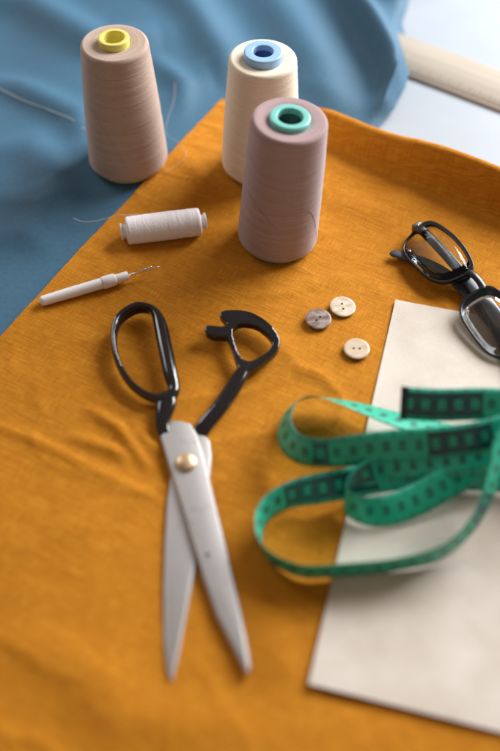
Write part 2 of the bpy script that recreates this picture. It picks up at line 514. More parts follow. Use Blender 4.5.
# ------------------------------------------------------------------ cones of thread
def cone(label, thread, core, hole, base_px, top_px, wb, wt, zs, ring, tail=None):
    b = P(*base_px, zs)
    r0 = ray(*top_px); k = b.y / r0.y
    top = Vector((0, 0, H)) + r0 * k
    ax = top - b; hgt = ax.length
    R0 = wb / 2 / F * depth(*base_px, zs); R1 = wt / 2 / F * b.y / r0.y
    t = thing('thread_cone', label, 'thread cone', b, 'cones of sewing thread')
    t.rotation_mode = 'QUATERNION'; t.rotation_quaternion = Vector((0, 0, 1)).rotation_difference(ax)
    rc, rh, hc, rnd = ring
    prof = [(rc - 0.06, hgt - 0.22), (rc + 0.1, hgt - 0.12)]
    for q in range(1, 7):
        f = q / 6
        prof.append((rc + 0.1 + (R1 - 0.32 - rc - 0.1) * f, hgt - 0.12 + 0.10 * math.sin(f * 1.9) * 0.9))
    for q in range(1, 9):
        a = q / 8 * math.pi / 2
        prof.append((R1 - 0.32 + 0.32 * math.sin(a), hgt - 0.34 + 0.32 * math.cos(a)))
    for q in range(1, 130):
        f = q / 130
        rr = R1 + (R0 - R1) * f + 0.05 * math.sin(f * math.pi)
        prof.append((rr + 0.016 * noise.noise(Vector((f * 14, R0, 0))) + random.uniform(-0.012, 0.012), hgt - 0.34 + (0.62 - hgt + 0.34) * f))
    for q in range(0, 7):
        a = q / 6 * math.pi / 2
        prof.append((R0 - 0.38 + 0.38 * math.cos(a), 0.66 - 0.38 * math.sin(a)))
    prof.append((rc - 0.1, 0.28))
    v, f = lathe(prof, 96)
    mesh('thread', v, [q[::-1] for q in f], M[thread], parent=t)
    # plastic core: a tube whose lip stands out of the wound thread
    z1 = hgt + hc
    fl = R0 - 0.42
    cp = [(rh, -0.0), (fl, 0.0), (fl, 0.24), (rc, 0.24), (rc, z1 - rnd)]
    for q in range(1, 6):
        a = q / 6 * math.pi / 2
        cp.append((rc - rnd + rnd * math.cos(a), z1 - rnd + rnd * math.sin(a)))
    ri = min(rnd, (rc - rh) * 0.9)
    cp += [(rc - rnd, z1)] if rnd < rc - rh else []
    for q in range(0, 6):
        a = q / 5 * math.pi / 2
        cp.append((rh + ri * 0.6 * (1 - math.sin(a)), z1 - ri * 0.6 * (1 - math.cos(a))))
    cp += [(rh, z1 - 1.0)]
    v, f = lathe(cp, 64)
    sm(mesh('core', v, [q[::-1] for q in f], M[core], parent=t), 50)
    v, f = lathe([(rh, z1 - 0.45), (rh - 0.02, z1 - 0.46), (rh - 0.1, 0.4), (rh - 0.12, 0.02), (0.001, 0.02)], 48)
    mesh('bore', v, [q[::-1] for q in f], M[hole], parent=t)
    inv = t.rotation_quaternion.inverted()
    def band(ang0, ang1, z0, z1_, r=0.014):                     # a strand that lies across the windings
        pts = []
        for q in range(14):
            f_ = q / 13; a = ang0 + (ang1 - ang0) * f_; z = z0 + (z1_ - z0) * f_ ** 1.6
            fr = (hgt - z) / hgt; rr = R1 + (R0 - R1) * fr + 0.075
            pts.append(Vector((rr * math.cos(a), rr * math.sin(a), z)))
        return thread_tube(pts, r, 5, 3)
    if tail:
        pts = [inv @ (P(x, y, z) - b) for x, y, z in tail]
        v, f = thread_tube(pts, 0.014)
        mesh('thread_tail', v, f, M['strand_t' if thread != 'cream' else 'strand'], parent=t)
    return t, band, hgt

t1, b1, h1 = cone('taupe cone of thread with a yellow core, standing on the blue cloth', 'taupe', 'yellow', 'yellow',
     (129, 161), (114, 42), 78, 69, 0.14, (1.15, 0.80, 0.42, 0.10),
     tail=[(164, 172, 0.8), (172, 168, 0.5), (183, 160, 0.45), (186, 152, 0.45), (178, 142, 0.6), (166, 133, 0.5), (168, 118, 0.8), (174, 100, 1.0), (175, 82, 1.1)])
v, f = b1(-2.5, -1.35, h1 * 0.62, 0.9); mesh('loose_strand', v, f, M['strand_t'], parent=t1)
t2, b2, h2 = cone('cream white cone of thread with a light blue core, behind the mauve cone', 'cream', 'lblue', 'dblue',
     (260, 166), (263, 57), 76, 69, 0.42, (1.42, 0.76, 0.50, 0.10))
t3, b3, h3 = cone('mauve cone of thread with a teal core, nearest of the three cones', 'mauve', 'teal', 'dteal',
     (277, 239), (290, 119), 79, 78, 0.32, (1.42, 0.88, 0.24, 0.14))
for q in ((-0.9, -0.35, h3 * 0.45, h3 * 0.10), (-2.7, -1.7, h3 * 0.52, h3 * 0.33)):
    v, f = b3(*q); mesh('loose_strand', v, f, M['mauve'], parent=t3)

# ------------------------------------------------------------------ small spool lying on its side
zg = gold_at(P(163, 228)) + 0.0
Rb = 1.06
pa, pb = P(126.0, 231, zg + Rb), P(200.5, 221.5, zg + Rb)
mid = (pa + pb) / 2; L = (pb - pa).length
t = thing('thread_spool', 'small white spool of thread lying on its side on the mustard linen', 'thread spool', mid - Vector((0, 0, Rb)))
t.rotation_mode = 'QUATERNION'; t.rotation_quaternion = Vector((0, 0, 1)).rotation_difference(pb - pa)
cl = t.rotation_quaternion.inverted() @ Vector((0, 0, Rb))
def lat(name, prof, mat, n=48):
    v, f = lathe(prof, n)
    return sm(mesh(name, [q + cl for q in v], [q[::-1] for q in f], M[mat], parent=t), 40)
prof = [(0.5, L / 2 - 0.06), (Rb - 0.22, L / 2)]
for q in range(1, 6):
    a = q / 5 * math.pi / 2; prof.append((Rb - 0.22 + 0.22 * math.sin(a), L / 2 - 0.22 + 0.22 * math.cos(a)))
for q in range(1, 70):
    f_ = q / 70; prof.append((Rb + 0.03 * math.sin(f_ * 3.14) + 0.018 * noise.noise(Vector((f_ * 12, 2, 0))) + random.uniform(-0.006, 0.006), L / 2 - 0.22 - (L - 0.44) * f_))
for q in range(0, 6):
    a = q / 5 * math.pi / 2; prof.append((Rb - 0.22 + 0.22 * math.cos(a), -L / 2 + 0.22 - 0.22 * math.sin(a)))
prof.append((0.5, -L / 2 + 0.06))
lat('thread', prof, 'wthread', 64)
for sgn in (1, -1):
    z0, z1 = L / 2 - 0.3, L / 2 + 0.42
    pr = [(0.5, z0), (0.5, z1 - 0.16), (0.62, z1 - 0.14), (0.64, z1 - 0.03), (0.61, z1), (0.30, z1), (0.27, z1 - 0.03), (0.27, z1 - 0.6), (0.001, z1 - 0.6)]
    v, f = lathe([(r, z * sgn) for r, z in pr], 40)
    sm(mesh('spool_end', [q + cl for q in v], f if sgn < 0 else [q[::-1] for q in f], M['white'], parent=t), 40)
inv = t.rotation_quaternion.inverted(); bb = mid - Vector((0, 0, Rb))
v, f = thread_tube([inv @ (P(x, y, z) - bb) for x, y, z in [(140, 214, zg + 2.02), (128, 215, 1.6), (118, 215, 1.1), (104, 219, 0.75), (92, 221.5, 0.62), (82, 221.5, 0.6), (73, 218, 0.7)]], 0.02)
mesh('thread_tail', v, f, M['strand'], parent=t)

# ------------------------------------------------------------------ seam ripper
zg = gold_at(P(85, 290)) + 0.02
pa, pb = P(39, 302, zg + 0.36), P(128, 275.5, zg + 0.40)
t = thing('seam_ripper', 'seam ripper with a white plastic handle and a thin metal fork', 'seam ripper', (pa + pb) / 2 - Vector((0, 0, 0.38)))
t.rotation_mode = 'QUATERNION'; t.rotation_quaternion = Vector((0, 0, 1)).rotation_difference(pb - pa)
cl = t.rotation_quaternion.inverted() @ (pa - ((pa + pb) / 2 - Vector((0, 0, 0.38))))
L = (pb - pa).length
prof = [(0.001, 0.0)]
for q in range(1, 8):
    a = q / 7 * math.pi / 2; prof.append((0.37 * math.sin(a), 0.34 - 0.34 * math.cos(a)))
prof += [(0.40, L * 0.3), (0.41, L * 0.66), (0.41, L * 0.685)]
lat('handle', prof + [(0.405, L * 0.70), (0.30, L * 0.705), (0.30, L * 0.71)], 'white')
lat('collar', [(0.30, L * 0.70), (0.44, L * 0.705), (0.48, L * 0.72), (0.46, L * 0.84), (0.42, L * 0.855), (0.34, L * 0.86), (0.34, L * 0.99), (0.30, L), (0.08, L * 1.002), (0.001, L * 1.002)], 'white')
TL = 2.55
R2 = Matrix.Rotation(0.6, 3, 'Z')
def loc_path(pts): return [cl + R2 @ Vector(p) for p in pts]
shaft = sweep(loc_path([(0, 0, L * 0.98), (0, 0, L + 0.8), (0, 0, L + 1.25), (0.02, 0, L + 1.7), (0.05, 0, L + 2.2), (0.06, 0, L + TL)]),
              [(0.075, 0.075), (0.075, 0.075), (0.10, 0.06), (0.09, 0.05), (0.05, 0.035), (0.008, 0.008)], n=10)
prong = sweep(loc_path([(0, 0, L + 1.15), (-0.12, 0, L + 1.35), (-0.19, 0, L + 1.5), (-0.20, 0, L + 1.75)]),
              [(0.07, 0.05), (0.06, 0.05), (0.045, 0.045), (0.02, 0.02)], n=10)
v, f = join(shaft, prong)
mesh('fork', v, f, M['silver'], parent=t)
me_b = lathe([(0.001, -0.085), (0.05, -0.07), (0.085, 0), (0.05, 0.07), (0.001, 0.085)], 16)
mesh('prong_tip', [cl + R2 @ (q + Vector((-0.20, 0, L + 1.78))) for q in me_b[0]], [q[::-1] for q in me_b[1]], M['silver'], parent=t)

# ------------------------------------------------------------------ tailor's shears
base = P(186, 463); base.z = gold_at(base)
zb = base.z + 0.06
sh = thing('shears', "large tailor's shears with black handles and steel blades, lying open", 'scissors', base)

def blade(name, px, z0, th, cut):
    pts = [P(x, y, z0 + th) for x, y in px]
    bm = bmesh.new()
    vs = [bm.verts.new((p - base) * S) for p in pts]
    fc = bm.faces.new(vs)
    if fc.normal.z < 0 or fc.calc_area() < 0: fc.normal_flip()
    bm.normal_update()
    if fc.normal.z < 0: fc.normal_flip()
    r = bmesh.ops.extrude_face_region(bm, geom=[fc])
    down = [g for g in r['geom'] if isinstance(g, bmesh.types.BMVert)]
    bmesh.ops.translate(bm, verts=down, vec=(0, 0, -th * S))
    bm.normal_update()
    for fa in list(bm.faces):
        if fa.normal.z > 0.9 or (abs(fa.normal.z) > 0.9 and max(v.co.z for v in fa.verts) > (z0 + th * 0.5 - base.z) * S):
            bmesh.ops.inset_region(bm, faces=[fa], thickness=cut * S, depth=0)
            inner = set(fa.verts)
            for v in bm.verts:
                if v not in inner and v.co.z > (z0 + th * 0.5 - base.z) * S: v.co.z -= th * 0.55 * S
            break
    bmesh.ops.recalc_face_normals(bm, faces=bm.faces)
    me = bpy.data.meshes.new(name); bm.to_mesh(me); bm.free()
    o = link_mesh(name, me, M['steel'], sh, False)
    bake(bev(o, 0.02, 2, 20)); sm(o, 25)
    return o

lower = [(210, 440), (200, 430), (186, 445), (171, 470), (166.5, 500), (164, 540), (162.5, 590), (163, 640), (166, 668), (169.5, 681), (173, 680), (179, 655), (187, 612), (197, 560), (203, 520), (210, 480), (212, 455)]
upper = [(159.5, 436), (165, 427), (171.5, 419), (181, 420), (190.5, 422.5), (196.5, 432), (203, 452), (209, 475), (218, 513), (228, 553), (238, 597), (246, 636), (250.5, 662), (249.3, 673), (246, 673), (233, 648), (216, 615), (203, 578), (192, 543), (180, 503), (168, 465)]
blade('lower_blade', lower, zb, 0.24, 0.10)
bl = blade('upper_blade', upper, zb + 0.26, 0.28, 0.13)
# little stamped dot on the blade
q = P(207.5, 555, zb + 0.545) - base
v, f = lathe([(0.001, 0.012), (0.10, 0.012), (0.13, 0.0)], 20)
mesh('stamp', [x + q for x in v], [k[::-1] for k in f], M['ink'], parent=sh)
q = P(186, 463, zb + 0.54) - base
prof = [(0.66, -0.02), (0.68, 0.05), (0.64, 0.13)] + [(0.64 * math.cos(a), 0.13 + 0.22 * math.sin(a)) for a in [i / 8 * math.pi / 2 for i in range(1, 8)]] + [(0.001, 0.35)]
v, f = lathe(prof, 40)
mesh('pivot_screw', [x + q for x in v], [k[::-1] for k in f], M['brass'], parent=sh)

def handle(name, pieces, it=3):
    v, f = join(*pieces)
    o = mesh(name, [x - base for x in v], f, M['black'], parent=sh)
    r = o.modifiers.new('r', 'REMESH'); r.mode = 'VOXEL'; r.voxel_size = 0.06 * S; r.use_smooth_shade = True
    m = o.modifiers.new('s', 'SMOOTH'); m.factor = 0.5; m.iterations = it
    bake(o)
    for p in o.data.polygons: p.use_smooth = True
    return o

def zpx(pts, ox, oy, k):
    """(zoom x, zoom y, z, half width, half height) -> resampled path"""
    return [(ox + x / k, oy + y / k, z, a, b) for x, y, z, a, b in pts]

def swp(pts, closed=False, per=5, ex=2.4):
    r = cr([tuple(P(x, y, z)) + (a, b) for x, y, z, a, b in pts], per, closed)
    return sweep([Vector(q[:3]) for q in r], [(q[3] * 1.28 + 0.02, q[4] * 1.05 + 0.02) for q in r], closed, n=16, ex=ex)

zh = zb + 0.75
big = zpx([(398, 478, zh, .30, .42), (379, 400, zh + .1, .37, .42), (354, 275, zh + .15, .39, .42), (329, 155, zh + .15, .37, .42), (305, 85, zh + .15, .28, .42), (268, 50, zh + .15, .17, .46),
           (205, 42, zh + .15, .17, .52), (145, 68, zh + .15, .18, .54), (98, 112, zh + .15, .19, .54), (78, 170, zh + .1, .18, .52), (76, 235, zh + .1, .16, .48), (88, 310, zh + .1, .15, .44),
           (122, 390, zh + .05, .15, .40), (170, 455, zh, .15, .38), (230, 502, zh, .16, .36), (290, 528, zh, .20, .36), (345, 530, zh, .28, .38), (382, 512, zh, .30, .40)], 100, 300, 5.367)
stem = zpx([(365, 505, zh, .35, .36), (358, 550, zh - .05, .50, .34), (344, 610, zh - .12, .44, .30), (334, 660, zh - .20, .34, .25), (345, 720, zh - .32, .30, .12)], 100, 300, 5.367)
handle('handle', [swp(big, True), swp(stem)])
zr = zb + 0.55
def plate(out, hole, ox, oy, k, zf, th):
    from mathutils.geometry import tessellate_polygon
    loops = [[P(ox + x / k, oy + y / k, zf(y)) for x, y in cr(q, 4, True)] for q in (out, hole)]
    tri = tessellate_polygon([[Vector((p.x, p.y, 0)) for p in l] for l in loops])
    top = loops[0] + loops[1]; n_ = len(top)
    Vv_ = [p + Vector((0, 0, th)) for p in top] + [p - Vector((0, 0, th)) for p in top]
    F_ = []
    for t_ in tri:
        a, b, c = (top[q] for q in t_)
        up = (b - a).cross(c - a).z > 0
        t_ = tuple(t_) if up else tuple(t_)[::-1]
        F_ += [t_, tuple(q + n_ for q in t_[::-1])]
    o_ = 0
    for l, l0 in zip(loops, (0, len(loops[0]))):
        m_ = len(l); area_ = sum(l[q - 1].x * l[q].y - l[q].x * l[q - 1].y for q in range(m_))
        ccw = (area_ > 0) == (l0 == 0)
        for q in range(m_):
            a, b = l0 + q, l0 + (q + 1) % m_
            F_.append((a, a + n_, b + n_, b) if ccw else (a, b, b + n_, a + n_))
    return Vv_, F_
t_out = [(74, 158), (84, 141), (112, 139), (156, 145), (178, 138), (182, 126), (166, 108), (150, 90), (152, 75), (170, 64), (205, 60), (255, 62), (312, 75), (372, 108), (417, 150), (445, 195), (449, 227), (434, 266), (394, 304), (348, 339), (312, 358), (280, 366), (245, 350), (226, 312), (212, 266), (198, 226), (184, 198), (160, 194), (120, 194), (86, 180)]
t_in = [(213, 172), (221, 150), (245, 133), (282, 130), (328, 141), (370, 168), (399, 200), (411, 230), (397, 257), (369, 283), (330, 305), (296, 316), (270, 310), (250, 288), (234, 254), (221, 214)]
ring_cast = plate(t_out, t_in, 190, 300, 5, lambda y: zr + 0.40 - 0.30 * sstep(90, 330, y), 0.30)
arm = zpx([(290, 318, zr + .1, .30, .30), (268, 352, zr + .1, .36, .32), (222, 428, zr + .05, .42, .32), (155, 528, zr - .05, .42, .30), (85, 612, zr - .22, .42, .26), (55, 655, zr - .36, .42, .16), (40, 680, zr - .42, .40, .08)], 190, 300, 5)
handle('thumb_handle', [ring_cast, swp(arm)], 9)

# ------------------------------------------------------------------ buttons
def button(label, px, mat, holes, tilt, flip=1):
    b = P(*px, 0); b.z = gold_at(b) + 0.03
    R = 13.0 / F * depth(*px)
    prof = [(0.001, 0.0), (R * 0.6, 0.0), (R * 0.86, 0.05), (R * 0.97, 0.13), (R, 0.22), (R * 0.985, 0.28), (R * 0.94, 0.305), (R * 0.86, 0.31), (R * 0.74, 0.305), (R * 0.4, 0.29), (0.001, 0.285)]
    v, f = lathe(prof, 48)
    o = mesh('button', v, [q[::-1] for q in f], M[mat])
    cut = []
    for hx, hy in holes:
        c = P(px[0] + hx, px[1] + hy) - P(*px)
        cv, cf = sweep([Vector((c.x, c.y, -0.2)), Vector((c.x, c.y, 0.6))], [(0.09, 0.09)] * 2, n=14)
        cut.append((cv, cf))
    cv, cf = join(*cut)
    bm = bmesh.new(); bm.from_mesh(o.data); bmesh.ops.remove_doubles(bm, verts=bm.verts, dist=0.00004)
    bmesh.ops.recalc_face_normals(bm, faces=bm.faces); bm.to_mesh(o.data); bm.free()
    c = mesh('cutter', cv, cf, None, smooth=False)
    bm = bmesh.new(); bm.from_mesh(c.data); bmesh.ops.recalc_face_normals(bm, faces=bm.faces); bm.to_mesh(c.data); bm.free()
    m = o.modifiers.new('b', 'BOOLEAN'); m.object = c; m.operation = 'DIFFERENCE'; m.solver = 'EXACT'
    bake(o); bpy.data.objects.remove(c)
    sm(o, 40)
    o.location = b * S; o.rotation_euler = tilt
    tag(o, label, 'button', 'two-hole shell buttons')

button('smoky grey brown shell button, darkest of the three', (318, 324), 'but_d', [(-1.7, 1.5), (1.7, -1.5)], (0.06, -0.03, 0))
button('mottled cream shell button just right of the smoky grey one, farthest from the paper', (342, 311.5), 'but_m', [(-0.8, -2.4), (0.6, 2.4)], (0.05, 0.05, 0))
button('plain beige shell button beside the corner of the paper', (356, 354), 'but_l', [(-3.0, 0), (3.0, 0.2)], (0.03, 0.0, 0))

# ------------------------------------------------------------------ sheet of paper
TLc, BLc = P(395, 303), P(308, 688)
dn = (BLc - TLc).normalized(); rt = Vector((-dn.y, dn.x, 0))
if rt.x < 0: rt = -rt
PL, PW = (BLc - TLc).length, 42.0
V, Fc, UV = [], [], []
NA, NB = 60, 60
for j in range(NB + 1):
    for i in range(NA + 1):
        a, b = PL * i / NA, 34.0 * j / NB
        p = TLc + dn * a + rt * b
        z = 0.36 + 0.04 * noise.noise(Vector((p.x * 0.15, p.y * 0.15, 2)))
        z += 0.22 * sstep(PL - 8, PL, a) * (1 - sstep(0, 14, b)) + 0.02 * noise.noise(Vector((p.x * 0.5, p.y * 0.5, 6)))
        V.append(Vector((p.x, p.y, z))); UV.append((a, b))
for j in range(NB):
    for i in range(NA):
        a = j * (NA + 1) + i
        Fc.append((a, a + 1, a + NA + 2, a + NA + 1))
o = mesh('paper_sheet', V, Fc, M['paper'], base=TLc, uvs=UV)
bake(solid(o, 0.015, -1))
sm(o, 45)
tag(o, 'off white sheet of pattern paper lying on the mustard linen under the green tape', 'paper')

# ------------------------------------------------------------------ measuring tape: one long ribbon in loose loops
TP = [  # pixel x, pixel y, height, lean of the ribbon (90 = on its edge), travel runs right / left / right ...
    (401, 403, 4.6, 40), (440, 405, 4.7, 40), (480, 404, 4.8, 40), (515, 405, 4.8, 40), (580, 407, 4.6, 42), (622, 415, 4.0, 42), (628, 434, 3.4, 30),
    (590, 446, 3.0, 20), (520, 445, 2.5, 15), (470, 438, 2.2, 15), (430, 429, 2.0, 18), (395, 419, 1.9, 24), (365, 409, 1.8, 33), (338, 401, 1.8, 45), (312, 397, 1.8, 57),
    (293, 405, 1.8, 63), (284, 424, 1.9, 64), (289, 441, 2.1, 66), (304, 451, 2.4, 67), (328, 453, 2.7, 64), (358, 450, 3.1, 55), (394, 446, 3.5, 42), (432, 444, 3.9, 42), (476, 438, 4.2, 42), (520, 428, 4.4, 44),
    (575, 424, 4.3, 62), (610, 436, 3.8, 90), (605, 455, 3.3, 104), (560, 458, 3.1, 126), (505, 452, 2.9, 140), (455, 460, 2.6, 140), (410, 465, 2.2, 136), (374, 471, 1.9, 116),
    (352, 482, 1.7, 94), (345, 496, 1.6, 88), (356, 508, 1.5, 74), (384, 511, 1.4, 52), (414, 501, 1.4, 40), (440, 487, 1.6, 36), (472, 470, 1.9, 36), (510, 456, 2.2, 44),
    (565, 452, 2.2, 70), (590, 466, 2.0, 92), (570, 482, 1.7, 110), (520, 478, 1.4, 122), (460, 474, 1.25, 130), (405, 474, 1.2, 132), (360, 481, 1.2, 130), (322, 488, 1.25, 128), (290, 495, 1.3, 112),
    (268, 508, 1.35, 106), (259, 527, 1.35, 104), (266, 553, 1.35, 100), (300, 571, 1.35, 97), (345, 570, 1.35, 96), (395, 565, 1.4, 96), (440, 553, 1.6, 92), (470, 528, 2.1, 84), (486, 500, 2.9, 74), (496, 468, 4.0, 66), (505, 440, 4.9, 60), (530, 416, 5.2, 60), (580, 404, 4.6, 52), (650, 400, 2.5, 48), (720, 402, 1.4, 46),
]
tw = cr([tuple(P(x, y, z)) + (e,) for x, y, z, e in TP], 14)
pos = [Vector(q[:3]) for q in tw]; lean = [q[3] for q in tw]
TW = 1.0
cum = [0.0]
for a, b in zip(pos, pos[1:]): cum.append(cum[-1] + (b - a).length)
Wv, Nv = [], []
for i, p in enumerate(pos):
    T = (pos[min(len(pos) - 1, i + 1)] - pos[max(0, i - 1)]).normalized()
    Th = Vector((T.x, T.y, 0)).normalized(); Nh = Vector((-Th.y, Th.x, 0))
    e = math.radians(lean[i])
    w = Nh * math.cos(e) + Vector((0, 0, 1)) * math.sin(e)
    w = (w - T * w.dot(T)).normalized()
    Wv.append(w); Nv.append(T.cross(w).normalized())
V, Fc, UV, mids = [], [], [], []
tbase = P(420, 480)
ROW = 7
th = 0.014
for side in (1, -1):
    for i, p in enumerate(pos):
        for k in range(ROW):
            f_ = k / (ROW - 1) * 2 - 1
            q = p + Wv[i] * TW * f_ + Nv[i] * (th * side * (1 if abs(f_) < 0.99 else 0.6) + 0.02 * (1 - f_ * f_))
            V.append(q); UV.append((cum[i], k / (ROW - 1)))
n = len(pos); o2 = n * ROW
for i in range(n - 1):
    for k in range(ROW - 1):
        a = i * ROW + k
        Fc.append((a, a + ROW, a + ROW + 1, a + 1)); mids.append(0)
        a += o2
        Fc.append((a, a + 1, a + ROW + 1, a + ROW)); mids.append(1)
    for k in (0, ROW - 1):
        a, b = i * ROW + k, o2 + i * ROW + k
        Fc.append((a, b, b + ROW, a + ROW) if k == 0 else (a, a + ROW, b + ROW, b)); mids.append(1)
for i in (0, n - 1):
    for k in range(ROW - 1):
        a, b = i * ROW + k, o2 + i * ROW + k
        Fc.append((a, a + 1, b + 1, b)); mids.append(1)
def at_px(x, y):                                                # arc length at a control point
    return cum[14 * min(range(len(TP)), key=lambda k: abs(TP[k][0] - x) + abs(TP[k][1] - y))]
BLOCKS = [(round(a), round(a) + n_) for a, n_ in ((0, 5), (at_px(304, 453) + 0.2, 1), (at_px(432, 444), 4), (at_px(405, 474) + 1.3, 6), (at_px(374, 471), 2), (at_px(470, 528), 2))]
BLOCKS += [(b + 15, b + 20) for b in (150, 170, 190) if b + 20 < cum[-1]]
M['tape'] = tape_mat('green_vinyl_front', (0.004, 0.44, 0.27), (0.005, 0.035, 0.052), BLOCKS)
M['tape_b'] = tape_mat('green_vinyl_back', (0.012, 0.50, 0.34), (0.008, 0.06, 0.075), BLOCKS)
tp = thing('tape_measure', 'green measuring tape printed with dark blocks, heaped in loose loops', 'measuring tape', tbase)
mesh('tape', V, Fc, [M['tape'], M['tape_b']], base=tbase, parent=tp, uvs=UV, mids=mids)

def on_tape(u, v, side):
    lo, hi = 0, len(cum) - 1
    while hi - lo > 1:
        m = (lo + hi) // 2
        if cum[m] <= u: lo = m
        else: hi = m
    f_ = (u - cum[lo]) / max(1e-6, cum[hi] - cum[lo])
    p = pos[lo].lerp(pos[hi], f_); w = Wv[lo].lerp(Wv[hi], f_); nn = Nv[lo].lerp(Nv[hi], f_)
    return p + w * v + nn * (side * (th + 0.010) + 0.02 * (1 - v * v))

glyph = {}
for ch in '0123456789':
    cu = bpy.data.curves.new('digit', 'FONT'); cu.body = ch; cu.size = 0.62; cu.align_x = 'CENTER'; cu.resolution_u = 2
    to = bpy.data.objects.new('digit', cu); COL.objects.link(to)
    bpy.context.view_layer.update()
    me = bpy.data.meshes.new_from_object(to.evaluated_get(bpy.context.evaluated_depsgraph_get()))
    glyph[ch] = ([v.co.copy() for v in me.vertices], [tuple(p.vertices) for p in me.polygons])
    bpy.data.objects.remove(to); bpy.data.curves.remove(cu); bpy.data.meshes.remove(me)
V, Fc, mids = [], [], []
total = cum[-1]
for cmn in range(1, int(total)):
    txt = str(cmn); uc = cmn - 0.5
    dark_block = any(a < uc < b for a, b in BLOCKS)
    sx = 0.36 / 0.42 if len(txt) == 1 else (0.62 if len(txt) == 2 else 0.45)
    for side in (1, -1):
        for d, ch in enumerate(txt):
            gv, gf = glyph[ch]; o_ = len(V)
            off = (d - (len(txt) - 1) / 2) * 0.36 * sx
            for c in gv:
                x, y = c.x * sx + off, (c.y - 0.22) * 0.95
                V.append(on_tape(uc + side * x, y, side))
            Fc += [tuple(i + o_ for i in q) for q in gf]; mids += [0 if dark_block else 1] * len(gf)
mesh('numbers', V, Fc, [M['ink'], M['ink_g']], base=tbase, parent=tp, mids=mids, smooth=False)
ec = [(-1.03, 0.0), (1.03, 0.0)]
V, Fc = [], []
for u in (-0.03, 0.42):
    for side in (1, -1):
        for v_ in (-1.02, 1.02):
            V.append(on_tape(max(0.0, u), v_, 1) + Nv[0] * (0.012 if side > 0 else -0.075) + (pos[0] - pos[1]).normalized() * (0.03 if u < 0 else 0))
Fc = [(0, 1, 5, 4), (2, 6, 7, 3), (0, 2, 3, 1), (4, 5, 7, 6), (0, 4, 6, 2), (1, 3, 7, 5)]
mesh('end_clip', V, Fc, M['ink'], base=tbase, parent=tp, smooth=False)

# ------------------------------------------------------------------ spectacles
p0 = P(428, 216, 1.75); p1 = P(474, 268, 1.75)
U = (p1 - p0).normalized(); Vh = Vector((-U.y, U.x, 0))
tau = math.radians(13)
Vv = Vh * math.cos(tau) + Vector((0, 0, 1)) * math.sin(tau); Nn = U.cross(Vv)
if Nn.z < 0: Nn = -Nn
gb = P(440, 262); gb.z = 0.25
gl = thing('spectacles', 'black rimmed spectacles folded up beside the paper, half on the linen', 'spectacles', gb)
def uvp(px, py):
    d = ray_plane(px, py, p0, Nn) - p0; return Vector((d.dot(U), d.dot(Vv)))
def W(u, v, w=0.0): return p0 + U * u + Vv * v + Nn * w
Z4 = lambda pts: [uvp(400 + x / 5, 210 + y / 5) for x, y in pts]
outer = Z4([(135, 26), (165, 34), (215, 68), (275, 120), (333, 192), (366, 258), (376, 294), (350, 318), (295, 346), (238, 369), (187, 366), (140, 344), (85, 292), (30, 230), (10, 185), (20, 142), (52, 102), (66, 82), (95, 50)])
inner = Z4([(112, 88), (155, 70), (205, 98), (258, 145), (305, 205), (338, 268), (336, 296), (300, 322), (242, 347), (192, 346), (150, 330), (98, 282), (47, 222), (26, 182), (38, 144), (72, 112)])
cen = sum(inner, Vector((0, 0))) / len(inner)
def polar(poly, n=72):
    poly = [Vector(q) for q in cr([tuple(p) for p in poly], 6, True)]
    out = []
    for k in range(n):
        a = 2 * math.pi * k / n; d = Vector((math.cos(a), math.sin(a))); best = 0
        for i in range(len(poly)):
            q1, q2 = poly[i - 1] - cen, poly[i] - cen
            den = d.x * (q2.y - q1.y) - d.y * (q2.x - q1.x)
            if abs(den) < 1e-9: continue
            t_ = (q1.x * (q2.y - q1.y) - q1.y * (q2.x - q1.x)) / den
            s_ = (q1.x * d.y - q1.y * d.x) / den
            if t_ > 0 and -1e-6 <= s_ <= 1 + 1e-6: best = max(best, t_)
        out.append(best)
    for _ in range(2): out = [(out[i - 1] + 2 * out[i] + out[(i + 1) % n]) / 4 for i in range(n)]
    return [cen + Vector((math.cos(2 * math.pi * k / n), math.sin(2 * math.pi * k / n))) * out[k] for k in range(n)]
po, pi_ = polar(outer), polar(inner)
pi_ = [q + (o_ - q) * 0.34 for q, o_ in zip(pi_, po)]
po = [q + (i_ - q) * 0.12 for q, i_ in zip(po, pi_)]
ub = uvp(478.5, 279).x
mir = lambda q: Vector((2 * ub - q.x, q.y))
def face_bow(u): return -0.018 * (u - ub) ** 2 * 0.6                # the front is gently bowed
def rim(name, O, I):
    V, n = [], len(O)
    for ring_, w in ((O, 0.15), (I, 0.13), (I, -0.10), (O, -0.14)):
        V += [W(q.x, q.y, w + face_bow(q.x)) for q in ring_]
    Fc = []
    for r in range(4):
        r2 = (r + 1) % 4
        for k in range(n):
            l = (k + 1) % n
            Fc.append((r * n + k, r2 * n + k, r2 * n + l, r * n + l))
    o = mesh(name, V, Fc, M['frame'], base=gb, parent=gl)
    bm = bmesh.new(); bm.from_mesh(o.data); bmesh.ops.recalc_face_normals(bm, faces=bm.faces); bm.to_mesh(o.data); bm.free()
    bake(bev(o, 0.05, 3, 30)); sm(o, 50)
